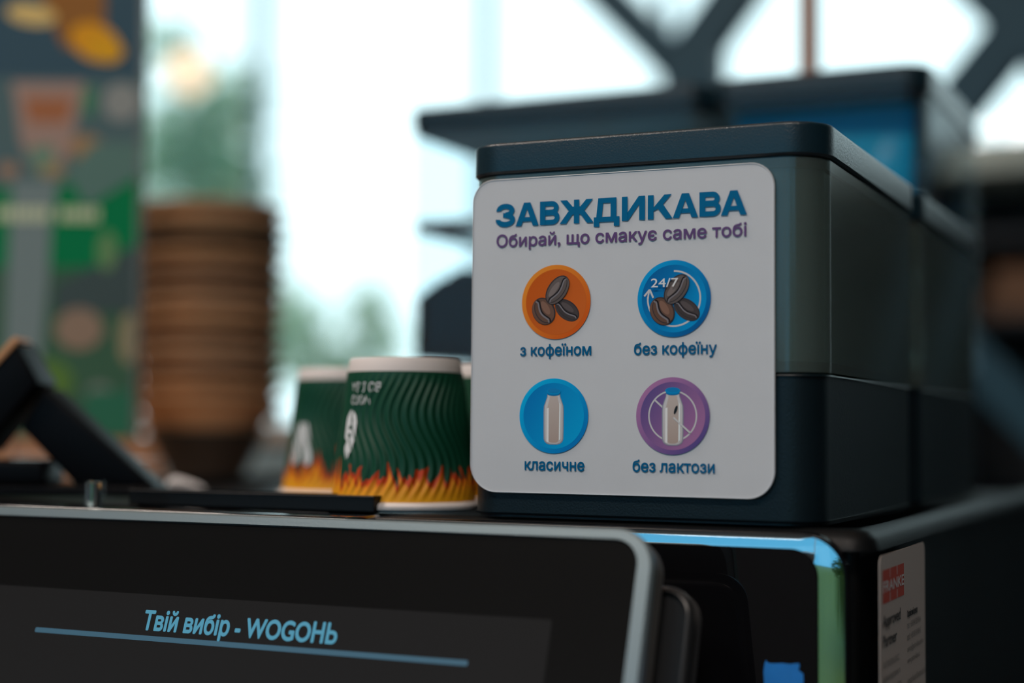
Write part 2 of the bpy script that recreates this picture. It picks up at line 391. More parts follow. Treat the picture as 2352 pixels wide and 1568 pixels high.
topo = [(.1665, -.0634), (.1672, -.0618), (.1678, -.0629), (.1695, -.0632), (.172, -.0630), (.175, -.0627), (.1785, -.0629), (.181, -.0624), (.1829, -.0622), (.1832, -.0634), (.1826, -.0652), (.1838, -.0662), (.1848, -.0668), (.1850, -.0700), (.1846, -.0735), (.1840, -.112)]
prism_z(bm, (pts + topo)[::-1], 0, .0004); to_xz(bm, -.01352)
new_obj('masking_tape', bm, M['tape'], cm)['label'] = 'torn strip of blue masking tape'
# service sticker on the right flank
sx = XS + .0004
st_y0, st_y1 = .0050, .1205
bm = bmesh.new(); prism_z(bm, rrect(st_y0, st_y1, -.105, -.0128, .005, 6), 0, .0003)
for v in bm.verts: v.co = Vector((XS + v.co.z, v.co.x, v.co.y))
bmesh.ops.recalc_face_normals(bm, faces=bm.faces[:])
sk = new_obj('service_sticker', bm, M['sticker'], cm); sk['label'] = 'white sticker with a red logo block'
def side_rect(bm, y0, y1, z0, z1, x):
    bm.faces.new([bm.verts.new(p) for p in ((x, y0, z0), (x, y1, z0), (x, y1, z1), (x, y0, z1))])
bm = bmesh.new(); ly0, ly1, lz0, lz1 = .0115, .0630, -.0358, -.0200
side_rect(bm, ly0, ly1, lz0, lz1, sx); new_obj('logo_block', bm, M['red'], sk)
side = lambda u, v: (sx + .00008, u, v)
bm = text_fit('FRANKE', ly0 + .0012, ly1 - .0008, -.0305, .0074, .018, side)
for q in (1 / 3, 2 / 3):
    yy = ly0 + (ly1 - ly0) * q
    side_rect(bm, yy - .0005, yy + .0005, lz0, -.0315, sx + .00006); side_rect(bm, yy - .0005, yy + .0005, -.0243, lz1, sx + .00006)
new_obj('logo_lettering', bm, M['white_print'], sk)
bm = text_fit('Approved', .0115, .0535, -.0468, .0082, .004, side); new_obj('lettering', bm, M['ink'], sk)
bm = text_fit('Partner', .0115, .0440, -.0562, .0082, .004, side); new_obj('lettering', bm, M['ink'], sk)
for i, (s, x1) in enumerate((('ГАСТРОНОМ-КЛАСС', .050), ('офіційний представник та', .052), ('авторизований дистриб\'ютор', .055), ('обладнання в Україні', .054))):
    new_obj('lettering', text_fit(s, .0115, x1, -.0662 - i * .0064, .0042, .0, side), M['grey_ink'], sk)
for i, (s, x1) in enumerate((('Сервісний центр', .098), ('тел.: +38 044 520 90 64', .107), ('моб.: +38 050 310 80 42', .107), ('service@gastro-klass.com.ua', .114), ('www.gastro-klass.ua', .104))):
    new_obj('lettering', text_fit(s, .0705, x1, -.0478 - i * .0058, .0046, .012 if i == 0 else 0, side), M['ink'] if i == 0 else M['grey_ink'], sk)
for i, (s, x1) in enumerate((('бульвар Миколи Міхновського, 7-а', .119), ('м. Київ, Україна', .106))):
    new_obj('lettering', text_fit(s, .0705, x1, -.0815 - i * .0062, .0046, 0, side), M['grey_ink'], sk)

# ------------------------------------------------------------------ bean hoppers
def hopper(name, label, loc, W, Dp, H, zs, r, m_body, lid_h=.0165, group='bean hoppers', m_lid='lid_black'):
    """container of width W: black base to zs, see-through body to H - lid_h, lid on top"""
    t = thing(name, label, 'bean hopper', loc, group=group)
    zl = H - lid_h
    o = rrect(0, W, 0, Dp, r, 12)
    bm = prism_z(bmesh.new(), o, .0012, zs, .0012); prism_z(bm, rrect(.002, W - .002, .002, Dp - .002, r, 12), 0, .004)
    new_obj('base', bm, M['base_black'], t, True)
    # body: outer and inner skin with a floor, 3 mm wall
    th = .003
    oi = rrect(th, W - th, th, Dp - th, r - th, 12)
    bm = bmesh.new()
    loft(bm, [[(x, y, z) for x, y in o] for z in (zs + .0006, zl - .001)], False, False)
    A = [[(x, y, z) for x, y in oi] for z in (zl - .001, zs + .006)]
    loft(bm, A, False, True)
    new_obj('container', bm, M[m_body], t, True)
    g = .0017
    def grow(q): return rrect(-q, W + q, -q, Dp + q, r + q, 12)
    bm = bmesh.new()
    prof = [(g - .0012, zl), (g, zl + .0012)] + [(g - .0020 * (1 - math.cos(a)), H - .0020 * (1 - math.sin(a))) for a in (0, .3, .6, .9, 1.2, 1.57)]
    loft(bm, [[(x, y, z) for x, y in grow(q)] for q, z in prof])
    new_obj('lid', bm, M[m_lid], t, True)
    bm = prism_z(bmesh.new(), rrect(.0012, W - .0012, .0012, Dp - .0012, r - .001, 12), zl - .0055, zl + .0002)
    new_obj('lid_skirt', bm, M['gloss_black'] if False else M['shell_dark'], t, True)
    return t
A = hopper('bean_hopper', 'smoky bean hopper at the front with the white sign board on it', (0, 0, ZM), .1905, .2385, .195, .0730, .021, 'smoky')
B = copy_tree(A); B.location = (0, .2475, ZM); B['label'] = 'smoky bean hopper directly behind the one with the white sign'
E = hopper('bean_hopper', 'wide clear bean hopper half full of dark beans, behind at the left', (-.3140, .505, ZM), .283, .275, .3365, .100, .020, 'clear', .0185)
G = hopper('bean_hopper', 'clear bean hopper with a blue bag in it, behind the front hopper at the right', (-.0285, .505, ZM), .1790, .275, .3375, .100, .022, 'clear', .0200)
bm = bmesh.new(); prism_z(bm, rrect(.0042, .2788, .0042, .2708, .012, 6), .2235, .2335)
prism_z(bm, rrect(.0040, .2790, .0040, .2710, .012, 6), .2336, .2345)
bm2 = bmesh.new()
o1 = rrect(.0035, .2795, .0035, .2715, .014, 8); o2 = rrect(.012, .271, .012, .263, .008, 8)
loft(bm2, [[(x, y, .2235) for x, y in o1], [(x, y, .2340) for x, y in o1], [(x, y, .2340) for x, y in o2], [(x, y, .2235) for x, y in o2], [(x, y, .2235) for x, y in o1]], False, False)
bm.free(); new_obj('inner_rim', bm2, M['shell_grey'], E)
bm = bmesh.new(); R = []
for i in range(11):
    f = i / 10; z = .1070 + f * .207; dd = .026 * math.sin(PI * min(1, f * .8 + .22)) * (1 - .75 * max(0, (f - .8) / .2)) + .003; ww = .076 - .004 * math.sin(PI * f)
    R.append([(ww * math.cos(2 * PI * j / 40) * (abs(math.cos(2 * PI * j / 40)) ** -.35 if abs(math.cos(2 * PI * j / 40)) > .02 else 1), dd * math.sin(2 * PI * j / 40) * (1 + .06 * math.sin(j * 3 + i)), z) for j in range(40)])
loft(bm, R); bmesh.ops.recalc_face_normals(bm, faces=bm.faces[:])
o = new_obj('blue_volume', bm, M['volume_blue'], None, True); o.location = (-.0285 + .0895, .505 + .036, ZM)  # blue translucent body filling the blue area of this hopper
tag(o, 'bright blue translucent bag standing inside the rear right hopper', 'volume')
# beans heaped in the wide hopper: nobody could count them
bm = bmesh.new()
def bean_at(p, s, q):
    R = []
    for i in range(1, 6):
        a = PI * i / 6
        R.append([p + q @ Vector((s * math.cos(a), .68 * s * math.sin(a) * math.cos(2 * PI * j / 8), (.45 if math.sin(2 * PI * j / 8) < 0 else .36) * s * math.sin(a) * math.sin(2 * PI * j / 8))) for j in range(8)])
    loft(bm, R)
heap = lambda x, y: .160 + .034 * min(1, x / .06) + .006 * math.sin(x * 55 + y * 30)
NX, NY = 24, 16; gx = lambda i: .0075 + (.283 - .015) * i / NX; gy = lambda j: .0075 + (.275 - .015) * j / NY
top = [[bm.verts.new((gx(i), gy(j), heap(gx(i), gy(j)) - .004)) for j in range(NY + 1)] for i in range(NX + 1)]
bot = [[bm.verts.new((gx(i), gy(j), .1075)) for j in range(NY + 1)] for i in range(NX + 1)]
for i in range(NX):
    for j in range(NY):
        bm.faces.new((top[i][j], top[i + 1][j], top[i + 1][j + 1], top[i][j + 1])); bm.faces.new((bot[i][j], bot[i][j + 1], bot[i + 1][j + 1], bot[i + 1][j]))
for i in range(NX):
    bm.faces.new((bot[i][0], bot[i + 1][0], top[i + 1][0], top[i][0])); bm.faces.new((bot[i + 1][NY], bot[i][NY], top[i][NY], top[i + 1][NY]))
for j in range(NY):
    bm.faces.new((bot[0][j + 1], bot[0][j], top[0][j], top[0][j + 1])); bm.faces.new((bot[NX][j], bot[NX][j + 1], top[NX][j + 1], top[NX][j]))
for _ in range(900):
    x, y = random.uniform(.012, .271), random.uniform(.012, .263)
    bean_at(Vector((x, y, heap(x, y))), .0055, Matrix.Rotation(random.uniform(0, 6.3), 3, 'Z') @ Matrix.Rotation(random.gauss(0, .4), 3, 'X'))
o = new_obj('coffee_beans', bm, M['beans'], None, True); o.location = E.location
tag(o, 'dark roasted coffee beans heaped inside the wide clear hopper', 'coffee beans', kind='stuff')

# ------------------------------------------------------------------ the sign on the front hopper
SY = -.0004
bm = bmesh.new(); prism_z(bm, rrect(.0056, .1682, .0124, .1755, (.0150, .0135, .0120, .0120), 12), 0, .0016, .0004); to_xz(bm, SY)
sign = new_obj('sign_board', bm, M['paper'], A, True); sign['label'] = 'white rounded sign board with blue lettering and four round pictures'
FY = SY - .0016 - .00006
def glyph_polys(ch):
    R = lambda x0, y0, x1, y1: ((x0, y0), (x1, y0), (x1, y1), (x0, y1))
    if ch == 'З':
        return [*stroke(arc(.45, .705, .305, .185, 188, -88, 30), .225), *stroke(arc(.45, .302, .335, .190, 88, -188, 30), .225), R(.34, .40, .52, .605)], .90
    if ch == 'А': return [((0, 0), (.27, 0), (.63, 1), (.38, 1)), ((1.06, 0), (.79, 0), (.43, 1), (.68, 1)), R(.22, .19, .84, .38)], 1.06
    if ch == 'В':
        return [R(0, 0, .25, 1), *stroke([(.2, .893), (.52, .893)] + arc(.54, .715, .195, .178, 90, -90, 18) + [(.52, .537), (.2, .537)], .214),
                *stroke([(.2, .50), (.54, .50)] + arc(.56, .305, .215, .198, 90, -90, 18) + [(.54, .107), (.2, .107)], .214)], .88
    if ch == 'Ж':
        return [R(.64, 0, .88, 1), ((.03, 1), (.33, 1), (.76, .52), (.60, .36), (.42, .53)), ((0, 0), (.30, 0), (.76, .62), (.62, .72), (.36, .47)),
                ((1.49, 1), (1.19, 1), (.76, .52), (.92, .36), (1.10, .53)), ((1.52, 0), (1.22, 0), (.76, .62), (.90, .72), (1.16, .47))], 1.52
    if ch == 'Д': return [((.10, .18), (.35, .18), (.43, 1), (.19, 1)), R(.73, .18, .985, 1), R(.20, .79, .98, 1), R(0, .0, 1.12, .21), R(0, -.19, .245, .05), R(.875, -.19, 1.12, .05)], 1.12
    if ch == 'И': return [R(0, 0, .25, 1), R(.74, 0, .99, 1), ((.0, 0), (.27, 0), (.99, 1), (.72, 1))], .99
    if ch == 'К': return [R(0, 0, .25, 1), ((.70, 1), (1.01, 1), (.50, .44), (.22, .33), (.22, .46)), ((.75, 0), (1.05, 0), (.60, .67), (.36, .52))], 1.05
x = 0; polys = []; gap = {'З': .02, 'А': .05, 'В': .00, 'Ж': .0, 'Д': .10, 'И': .12, 'К': .0}
for i, ch in enumerate('ЗАВЖДИКАВА'):
    ps, wd = glyph_polys(ch)
    polys += [[(px + x, py) for px, py in p] for p in ps]; x += wd + gap[ch]
x -= gap['А']
bm = bmesh.new()
kx = (.1546 - .0192) / x; kz = .0122
for i, p in enumerate(polys): fan(bm, [(.0192 + a * kx, .1502 + b * kz) for a, b in p], FY - .00002 * (i % 7))
new_obj('title_lettering', bm, M['title'], sign)
new_obj('subtitle_lettering', text_fit('Обирай, що смакує саме тобі', .0200, .1543, .1398, .0088, .019, y=FY), M['violet'], sign)
for s, x0, x1, b in (('з кофеїном', .0341, .0733, .0830), ('без кофеїну', .0966, .1393, .0828), ('класичне', .0371, .0699, .0245), ('без лактози', .0961, .1383, .0247)):
    new_obj('caption_lettering', text_fit(s, x0, x1, b, .0079, .022, y=FY), M['navy'], sign)
P = print_ink
def grad(c0, c1, cx, cz, R, ang):                                 # a printed colour ramp across a disc
    dx, dz = math.cos(math.radians(ang)), math.sin(math.radians(ang))
    def f(x, z):
        t = max(0, min(1, .5 + .5 * ((x - cx) * dx + (z - cz) * dz) / R)); return tuple(a + (b - a) * t for a, b in zip(c0, c1))
    return f
def ell(cx, cz, a, b, ang=0, n=40):
    c, s = math.cos(math.radians(ang)), math.sin(math.radians(ang))
    return [(cx + a * math.cos(t) * c - b * math.sin(t) * s, cz + a * math.cos(t) * s + b * math.sin(t) * c) for t in (2 * PI * i / n for i in range(n))]
RD = .0191
def disc(cx, cz, o0, o1, i0, i1):
    return [(ell(cx, cz, RD, RD, 0, 72), grad(o0, o1, cx, cz, RD, -45)), (ell(cx, cz, .0168, .0168, 0, 64), grad(i0, i1, cx, cz, RD, -35))]
def bean_art(cx, cz, u, v, a, b, ang, hue, flip=1):
    X, Z = cx + u * RD, cz + v * RD; a *= RD; b *= RD; c, s = math.cos(math.radians(ang)), math.sin(math.radians(ang))
    loc = lambda p, q: (X + p * c - q * s, Z + p * s + q * c)
    dark = P(44, 40, 42, 1.8); mid = P(*hue, 1.9); lt = tuple(min(.5, k * 1.45) for k in mid)
    sh = [(ell(X, Z, a, b, ang), dark), (ell(*loc(0, -.10 * b * flip), a * .95, b * .86, ang), grad(mid, tuple(k * .75 for k in mid), X, Z, a, -60)),
          (ell(*loc(0, .06 * b * flip), a * .93, b * .80, ang), dark), (ell(*loc(0, .10 * b * flip), a * .90, b * .76, ang), grad(tuple(k * .7 for k in mid), mid, X, Z, a, ang + 60)),
          (ell(*loc(-.1 * a, .30 * b * flip), a * .55, b * .28, ang), lt)]
    crease = [loc(a * .86 * math.cos(PI * i / 20), .13 * b * flip * math.sin(3 * PI * i / 20) - .02 * b) for i in range(21)]
    for q in stroke([(p[0] + s * b * .14, p[1] - c * b * .14) for p in crease], .13 * b): sh.append((q, P(96, 92, 96, 2.0)))
    for q in stroke(crease, .13 * b): sh.append((q, P(28, 24, 26, 1.5)))
    return sh
def bottle_art(cx, cz, du, dv, k=1.0):
    f = lambda u, v: (cx + (u * k + du) * RD, cz + (v * k + dv) * RD)
    half = [(.0, -.765), (.12, -.762), (.20, -.735), (.255, -.69), (.285, -.62), (.292, -.40), (.294, .10), (.285, .26), (.235, .40), (.195, .50), (.185, .58), (0, .59)]
    outl = [f(u, v) for u, v in half] + [f(-u, v) for u, v in half[::-1][1:-1]]
    edge = P(110, 112, 122, 2.0); milk = P(150, 142, 138, 2.0); milk2 = P(128, 112, 104, 2.0)
    inn = [(u * .90, v * .97 if v < 0 else v) for u, v in half]
    core = [f(u, v) for u, v in inn] + [f(-u, v) for u, v in inn[::-1][1:-1]]
    body = [(u * .62, v * .93 if v < 0 else v * .9) for u, v in half]
    sh = [(outl, edge), (core, grad(P(150, 150, 152, 2.2), P(138, 134, 134, 2.2), cx, cz, RD, -80)), ([f(u, v) for u, v in body] + [f(-u, v) for u, v in body[::-1][1:-1]], grad(milk, milk2, cx, cz, RD, -80)),
          ([f(-.20, -.68), f(-.14, -.70), f(-.14, .22), f(-.20, .20)], P(172, 174, 178, 2.35)), ([f(.155, -.66), f(.205, -.62), f(.205, .30), f(.165, .36)], P(160, 164, 172, 2.3)),
          (ell(*f(0, .595), .185 * RD * k, .06 * RD * k), P(0, 92, 140)), (ell(*f(0, .655), .205 * RD * k, .085 * RD * k), P(0, 110, 160)), (ell(*f(0, .672), .175 * RD * k, .062 * RD * k), P(10, 98, 148))]
    return sh
hot, cool = (78, 64, 56), (66, 60, 60)
c = (.0538, .1103)
art_obj('round_picture', disc(*c, P(205, 108, 32), P(160, 66, 14), P(152, 66, 12), P(158, 76, 26)) +
        bean_art(*c, .33, -.23, .39, .25, -35, (56, 50, 50)) + bean_art(*c, -.35, -.24, .385, .325, -56, (84, 62, 52)) + bean_art(*c, .05, .32, .44, .275, 52, (80, 72, 70)), sign, FY)['label'] = 'orange disc with three coffee beans'
c = (.1173, .1103); wht = (.62, .62, .63)
ring = lambda a0, a1, r, wd: [(q, wht) for q in stroke([(c[0] + r * RD * math.cos(math.radians(t)), c[1] + r * RD * math.sin(math.radians(t))) for t in [a0 + (a1 - a0) * i / 60 for i in range(61)]], wd * RD)]
sh = disc(*c, P(0, 120, 170), P(0, 70, 122), P(0, 72, 124), P(0, 116, 166)) + ring(90, -185, .715, .045)
sh += [(q, wht) for q in stroke([(c[0] - .715 * RD, c[1] - .02 * RD), (c[0] - .70 * RD, c[1] + .10 * RD), (c[0] - .665 * RD, c[1] + .24 * RD)], .045 * RD)]
for p in ((-.81, .08), (-.56, .03)): sh += [(q, wht) for q in stroke([(c[0] + p[0] * RD, c[1] + p[1] * RD), (c[0] - .66 * RD, c[1] + .25 * RD)], .05 * RD)]
sh += bean_art(*c, .355, -.29, .39, .25, -35, (56, 50, 50)) + bean_art(*c, -.31, -.32, .385, .325, -56, (84, 62, 52)) + bean_art(*c, .08, .24, .44, .275, 52, (80, 72, 70))
art_obj('round_picture', sh, sign, FY)['label'] = 'blue disc with beans and a circling arrow'
new_obj('picture_lettering', text_fit('24/7', c[0] - .59 * RD, c[0] + .15 * RD, c[1] + .30 * RD, .0062, .006, y=FY - .0018), M['white_print'], sign)
c = (.0529, .0521)
art_obj('round_picture', disc(*c, P(0, 136, 180), P(0, 92, 150), P(0, 92, 148), P(0, 126, 172)) + bottle_art(*c, .005, 0), sign, FY)['label'] = 'cyan disc with a milk bottle'
c = (.1168, .0523)
sh = disc(*c, P(132, 90, 128), P(66, 56, 106), P(68, 58, 106), P(128, 86, 122)) + ring(0, 360, .645, .04)
sh += [(q, wht) for q in stroke([(c[0] - .478 * RD, c[1] + .405 * RD), (c[0] + .476 * RD, c[1] - .43 * RD)], .045 * RD)]
sh += bottle_art(*c, .005, 0, 1.0) + [(q, wht) for q in stroke([(c[0] + .03 * RD, c[1] - .04 * RD), (c[0] + .476 * RD, c[1] - .43 * RD)], .045 * RD)]
sh += [(ell(c[0] + .09 * RD, c[1] + .16 * RD, .12 * RD, .035 * RD, 70, 12), P(22, 30, 36, 1.5))]
art_obj('round_picture', sh, sign, FY)['label'] = 'violet disc with a crossed-out milk bottle'

# ------------------------------------------------------------------ touchscreen display in the foreground
TH = math.radians(19)
dp = thing('touchscreen_display', 'silver framed dark touchscreen leaning back in front of the coffee machine', 'touchscreen', (.1335, -.0714, ZM + .001), (-TH, 0, 0))
Wd, Hd = .419, .235
bm = bmesh.new(); o1 = rrect(-Wd, 0, -Hd, 0, .0185, 12); o2 = rrect(-Wd + .0072, -.0072, -Hd + .0072, -.0050, .0120, 12); o3 = rrect(-Wd + .0012, -.0012, -Hd + .0012, -.0012, .0175, 12)
loft(bm, [[(x, z, y) for x, y in o1 for z in (0,)] if False else [(x, .006, y) for x, y in o1], [(x, .0012, y) for x, y in o1], [(x, 0, y) for x, y in o3], [(x, 0, y) for x, y in o2], [(x, .004, y) for x, y in o2]], False, False)
bmesh.ops.recalc_face_normals(bm, faces=bm.faces[:])
new_obj('bezel', bm, M['silver'], dp, True)
bm = bmesh.new()
loft(bm, [[(x, .0062, y) for x, y in rrect(-Wd + .0004, -.0004, -Hd + .0004, -.0004, .018, 12)], [(x, .017, y) for x, y in rrect(-Wd + .0004, -.0004, -Hd + .0004, -.0004, .018, 12)], [(x, .0205, y) for x, y in rrect(-Wd + .006, -.006, -Hd + .006, -.006, .014, 12)]])
bmesh.ops.recalc_face_normals(bm, faces=bm.faces[:])
new_obj('back_shell', bm, M['shell_grey'], dp, True)
bm = bmesh.new(); fan(bm, rrect(-Wd + .0066, -.0066, -Hd + .0066, -.0044, .0125, 12), .0016)
scr = new_obj('screen', bm, M['screen_black'], dp)
bm = bmesh.new(); fan(bm, rrect(-Wd + .048, -.0450, -.175, -.0432, .001, 3), .00145); new_obj('pale_panel', bm, M['screen_panel'], scr)  # slightly lighter rectangle on the dark screen
new_obj('screen_lettering', text_fit('Твій вибір - WOGOНЬ', -.2680, -.1545, -.0612, .0132, .03, y=.00125), M['ui_text'], scr)
bm = bmesh.new(); fan(bm, rrect(-.3360, -.0835, -.0668, -.0642, .0008, 3), .00125)
M['ui_line'] = mat('dim lit line on screen', (.02, .03, .04), .3, emit=(.03, .085, .125), es=1)
new_obj('screen_divider', bm, M['ui_line'], scr)
bm = bmesh.new(); to_xz(prism_z(bm, rrect(-.36, .0125, -.22, -.0190, .014, 8), 0, .016, .003), .041)
new_obj('rear_housing', bm, M['shell_dark'], dp, True)
bm = bmesh.new(); bar(bm, (-.21, -.002, -.115), (-.21, -.002, -.61), .10, .026); box(bm, -.34, -.08, -.16, .045, -.6205, -.608)
bm.transform(Matrix.Rotation(TH, 4, 'X'))
new_obj('stand', bm, M['shell_dark'], dp)

# ------------------------------------------------------------------ paper cups, mouth down on the machine
RB, RT, HCUP = .0408, .0313, .0843
def wave(a, f):  # ripple ridges that snake down the wall
    return math.sin(46 * a + 6.0 * math.sin(2 * PI * f * 1.25 + 2.6))
def flame_h(a, s):
    x = a * 9 + s
    return .215 + .045 * math.sin(x * 1.3) + .035 * math.sin(x * 2.9 + 1.7) + .05 * abs(math.sin(x * 3.7 + .4)) ** 3
def cup(loc, rot, label, seed=0.0, NA=540, NZ=90):
    t = thing('paper_cup', label, 'paper cup', loc, (0, 0, rot), 'green paper cups on the coffee machine')
    bm = bmesh.new(); lay = bm.verts.layers.float_color.new('Col')
    z0, z1 = .0052, HCUP - .0078
    rows = []
    for k in range(NZ + 1):
        f = k / NZ; z = z0 + (z1 - z0) * f; r = RB + (RT - RB) * z / HCUP; ring = []
        for i in range(NA):
            a = 2 * PI * i / NA; amp = .00055 * min(1, f * 8, (1 - f) * 8)
            face = ((a - PI * 1.5 + PI) % (2 * PI)) - PI            # plain patch with the print, without ridges
            amp *= min(1, max(.0, (abs(face + .95) - .30) / .2))
            rr = r + .0006 + amp * wave(a, f)
            v = bm.verts.new((rr * math.cos(a), rr * math.sin(a), z))
            lean = a + .10 * f * 3 * math.sin(a * 7 + 9 * f)         # licking tongues
            h = flame_h(lean, seed); tng = math.sin(lean * 34 + 9 * f + seed) * .5 + .5
            hh = h * (.72 + .62 * tng * (.55 + .45 * math.sin(lean * 11 + seed * 3)))
            if f < hh:
                q = f / max(hh, .01)
                c0, c1, c2 = (.88, .40, .01), (.88, .30, .012), (.62, .055, .008)
                cc = [p + (s_ - p) * min(1, q / .6) for p, s_ in zip(c0, c1)] if q < .6 else [p + (s_ - p) * min(1, (q - .6) / .2) for p, s_ in zip(c1, c2)]
            else: cc = (.002, .060, .028)
            v[lay] = (*cc, 1); ring.append(v)
        rows.append(ring)
    for a_, b_ in zip(rows, rows[1:]):
        for i in range(NA): bm.faces.new((a_[i], a_[(i + 1) % NA], b_[(i + 1) % NA], b_[i]))
    new_obj('printed_sleeve', bm, M['cup'], t, True)
    bm = bmesh.new()
    lathe(bm, [(RB - .0035, .0035), (RB - .003, .0014), (RB - .0012, 0), (RB + .0012, 0), (RB + .0028, .0014), (RB + .0030, .0030), (RB + .0018, .0046), (RB - .0002, .0052), (RB - .0012, .0054)], 96)
    new_obj('rolled_rim', bm, M['cup_white'], t, True)
    bm = bmesh.new()
    lathe(bm, [(RB - .004, .003), (RB - .0012, .0054), (RT + .0010, HCUP - .0078), (RT + .0002, HCUP - .0012), (RT - .0006, HCUP), (RT - .002, HCUP), (RT - .0025, HCUP - .006), (.0005, HCUP - .0062)], 96)
    new_obj('cup_wall', bm, M['cup_white'], t, True)
    return t
def drape(face, zc, t):    # from flat (u along the wall to the right as seen, v up) to the cone
    def fn(u, v):
        z = zc + v; r = RB + (RT - RB) * z / HCUP + .0010; a = face + u / r
        return (r * math.cos(a), r * math.sin(a), z)
    return fn
def cup_print(t, face, what):
    if what == 'text':
        for s, x0, x1, z in (('WOGO', -.0105, .0045, -.0128), ('ВО І ЗА', -.0110, .0100, -.0056)):
            vs, fs = text_bm(s); a = min(v[0] for v in vs); b = max(v[0] for v in vs); k = (x1 - x0) / (b - a)
            fn = drape(face, .0760, t); bm = bmesh.new()
            V = [bm.verts.new(fn(x1 - (v[0] - a) * k, z - v[1] * .0072)) for v in vs]      # upside down: the cup stands on its mouth
            for f in fs:
                try: bm.faces.new([V[i] for i in f])
                except ValueError: pass
            new_obj('cup_lettering', bm, M['white_print'], t)
        fn = drape(face, .0445, t); bm = bmesh.new(); k = .0029
        out_ = [(-1.25, -1.6), (-.62, -2.3), (-.35, -2.55), (-1.1, -3.4), (-1.0, -4.3), (-.35, -6.0), (-.05, -5.4), (.25, -4.4), (.7, -4.0), (.85, -2.9), (.55, -2.3), (1.15, -1.7), (1.25, 1.4), (1.0, 2.6), (.35, 3.5), (0, 3.7), (-.4, 3.5), (-1.0, 2.4), (-1.2, 1.4)]
        bm.faces.new([bm.verts.new(fn(-.0090 + u * k * 1.4, v * k)) for u, v in out_]); bmesh.ops.triangulate(bm, faces=bm.faces[:])
        new_obj('rocket_emblem', bm, M['white_print'], t)
        bm = bmesh.new()
        fn2 = lambda u, v: tuple(Vector(fn(u, v)) * 1.0 + Vector((math.cos(face) * .0002, math.sin(face) * .0002, 0)))
        for v0 in (.35, -1.15):
            bm.faces.new([bm.verts.new(fn2(-.0092 + .45 * k * math.cos(2 * PI * i / 14), v0 * k + .42 * k * math.sin(2 * PI * i / 14))) for i in range(14)])
        bm.faces.new([bm.verts.new(fn2(-.0090 + u * k * 1.4, v * k)) for u, v in ((.1, .9), (.4, 1.4), (.5, 2.0), (.3, 1.8))])
        new_obj('emblem_detail', bm, M['cup_green'], t)
    else:
        fn = drape(face, .0318, t); bm = bmesh.new(); k = .0116
        for x0 in (-.42, .55):      # two rounded strokes of a letter standing on its head
            c0 = (x0 + (.30 if x0 < 0 else -.22), 1.1); c1 = (x0 - .02 + (0 if x0 < 0 else .3), -.55)
            pts = []
            ax, ay = c1[0] - c0[0], c1[1] - c0[1]; q = math.hypot(ax, ay); nx, ny = -ay / q, ax / q
            for i in range(13):
                a = PI * i / 12; pts.append((c0[0] + .34 * (nx * math.cos(a) - ax / q * math.sin(a)), c0[1] + .34 * (ny * math.cos(a) - ay / q * math.sin(a))))
            for i in range(13):
                a = PI + PI * i / 12; pts.append((c1[0] + .36 * (nx * math.cos(a) - ax / q * math.sin(a)), c1[1] + .36 * (ny * math.cos(a) - ay / q * math.sin(a))))
            bm.faces.new([bm.verts.new(fn(u * k * .8, v * k)) for u, v in pts])
        bmesh.ops.triangulate(bm, faces=bm.faces[:])
        new_obj('letter_emblem', bm, M['white_print'], t)
M['cup_green'] = mat('green print', (.002, .060, .028), .5)
C1, C2, C3 = (-.0589, .0443), (-.1668, .1597), (-.0455, .1370)
def facing(c): return math.atan2(CAM.y - c[1], CAM.x - c[0])
f1 = facing(C1)
cup_a = cup((*C1, ZM), 0, 'nearest green flame-print paper cup, touching the front hopper in view, with a rocket', 0.6)
cup_print(cup_a, f1 - .70, 'text')
cup_b = cup((*C2, ZM), 0, 'left green paper cup with two white strokes, half hidden by the nearest cup', 2.2)
cup_print(cup_b, facing(C2) - .88, 'logo')
cup_c = cup((*C3, ZM), 0, 'third green paper cup, only a white sliver of it beside the front hopper', 4.1, 180, 30)

# ------------------------------------------------------------------ small things on the machine top
bm = prism_z(bmesh.new(), rrect(-.215, -.0505, -.0035, .0120, .0012, 4), 0, .0090, .0008)
o = new_obj('tray_bar', bm, M['black_satin'], None, True); o.location = (0, 0, ZM); tag(o, 'flat black bar lying in front of the green paper cups', 'bar')
pg = thing('clear_peg', 'short clear peg standing behind the touchscreen rim at the left', 'peg', (*at(214, 1150, .88).xy, ZM))
bm = lathe(bmesh.new(), [(.0056, 0), (.0064, .001), (.0064, .0138), (.0056, .0150)], 32, True); new_obj('peg_body', bm, M['clear'], pg, True)
bm = lathe(bmesh.new(), [(.0044, .0003), (.0044, .0134), (.0030, .0140)], 24, True); new_obj('peg_core', bm, M['chrome'], pg, True)
bm = bmesh.new(); R = []
for i in range(12):
    f = i / 11; h = .0105 * (1 - f) ** .6 * (.55 + .45 * math.sin(min(1, f * 4) * PI / 2)) + .0008; wd = .012 * (1 - .5 * f)
    R.append([(-.0135 + .027 * f, -wd / 2 + wd * .5 * (1 + math.cos(2 * PI * j / 12 + PI)), max(0, h * (.5 + .5 * math.sin(2 * PI * j / 12)))) for j in range(12)])
loft(bm, R); bmesh.ops.recalc_face_normals(bm, faces=bm.faces[:])
o = new_obj('folded_napkin', bm, M['white'], None, True); o.location = (*at(428, 1130, 1.13).xy, ZM); o.rotation_euler = (0, 0, YAW)
o.scale = (1, 1, 1); tag(o, 'crumpled white paper scrap behind the left end of the black bar', 'paper')
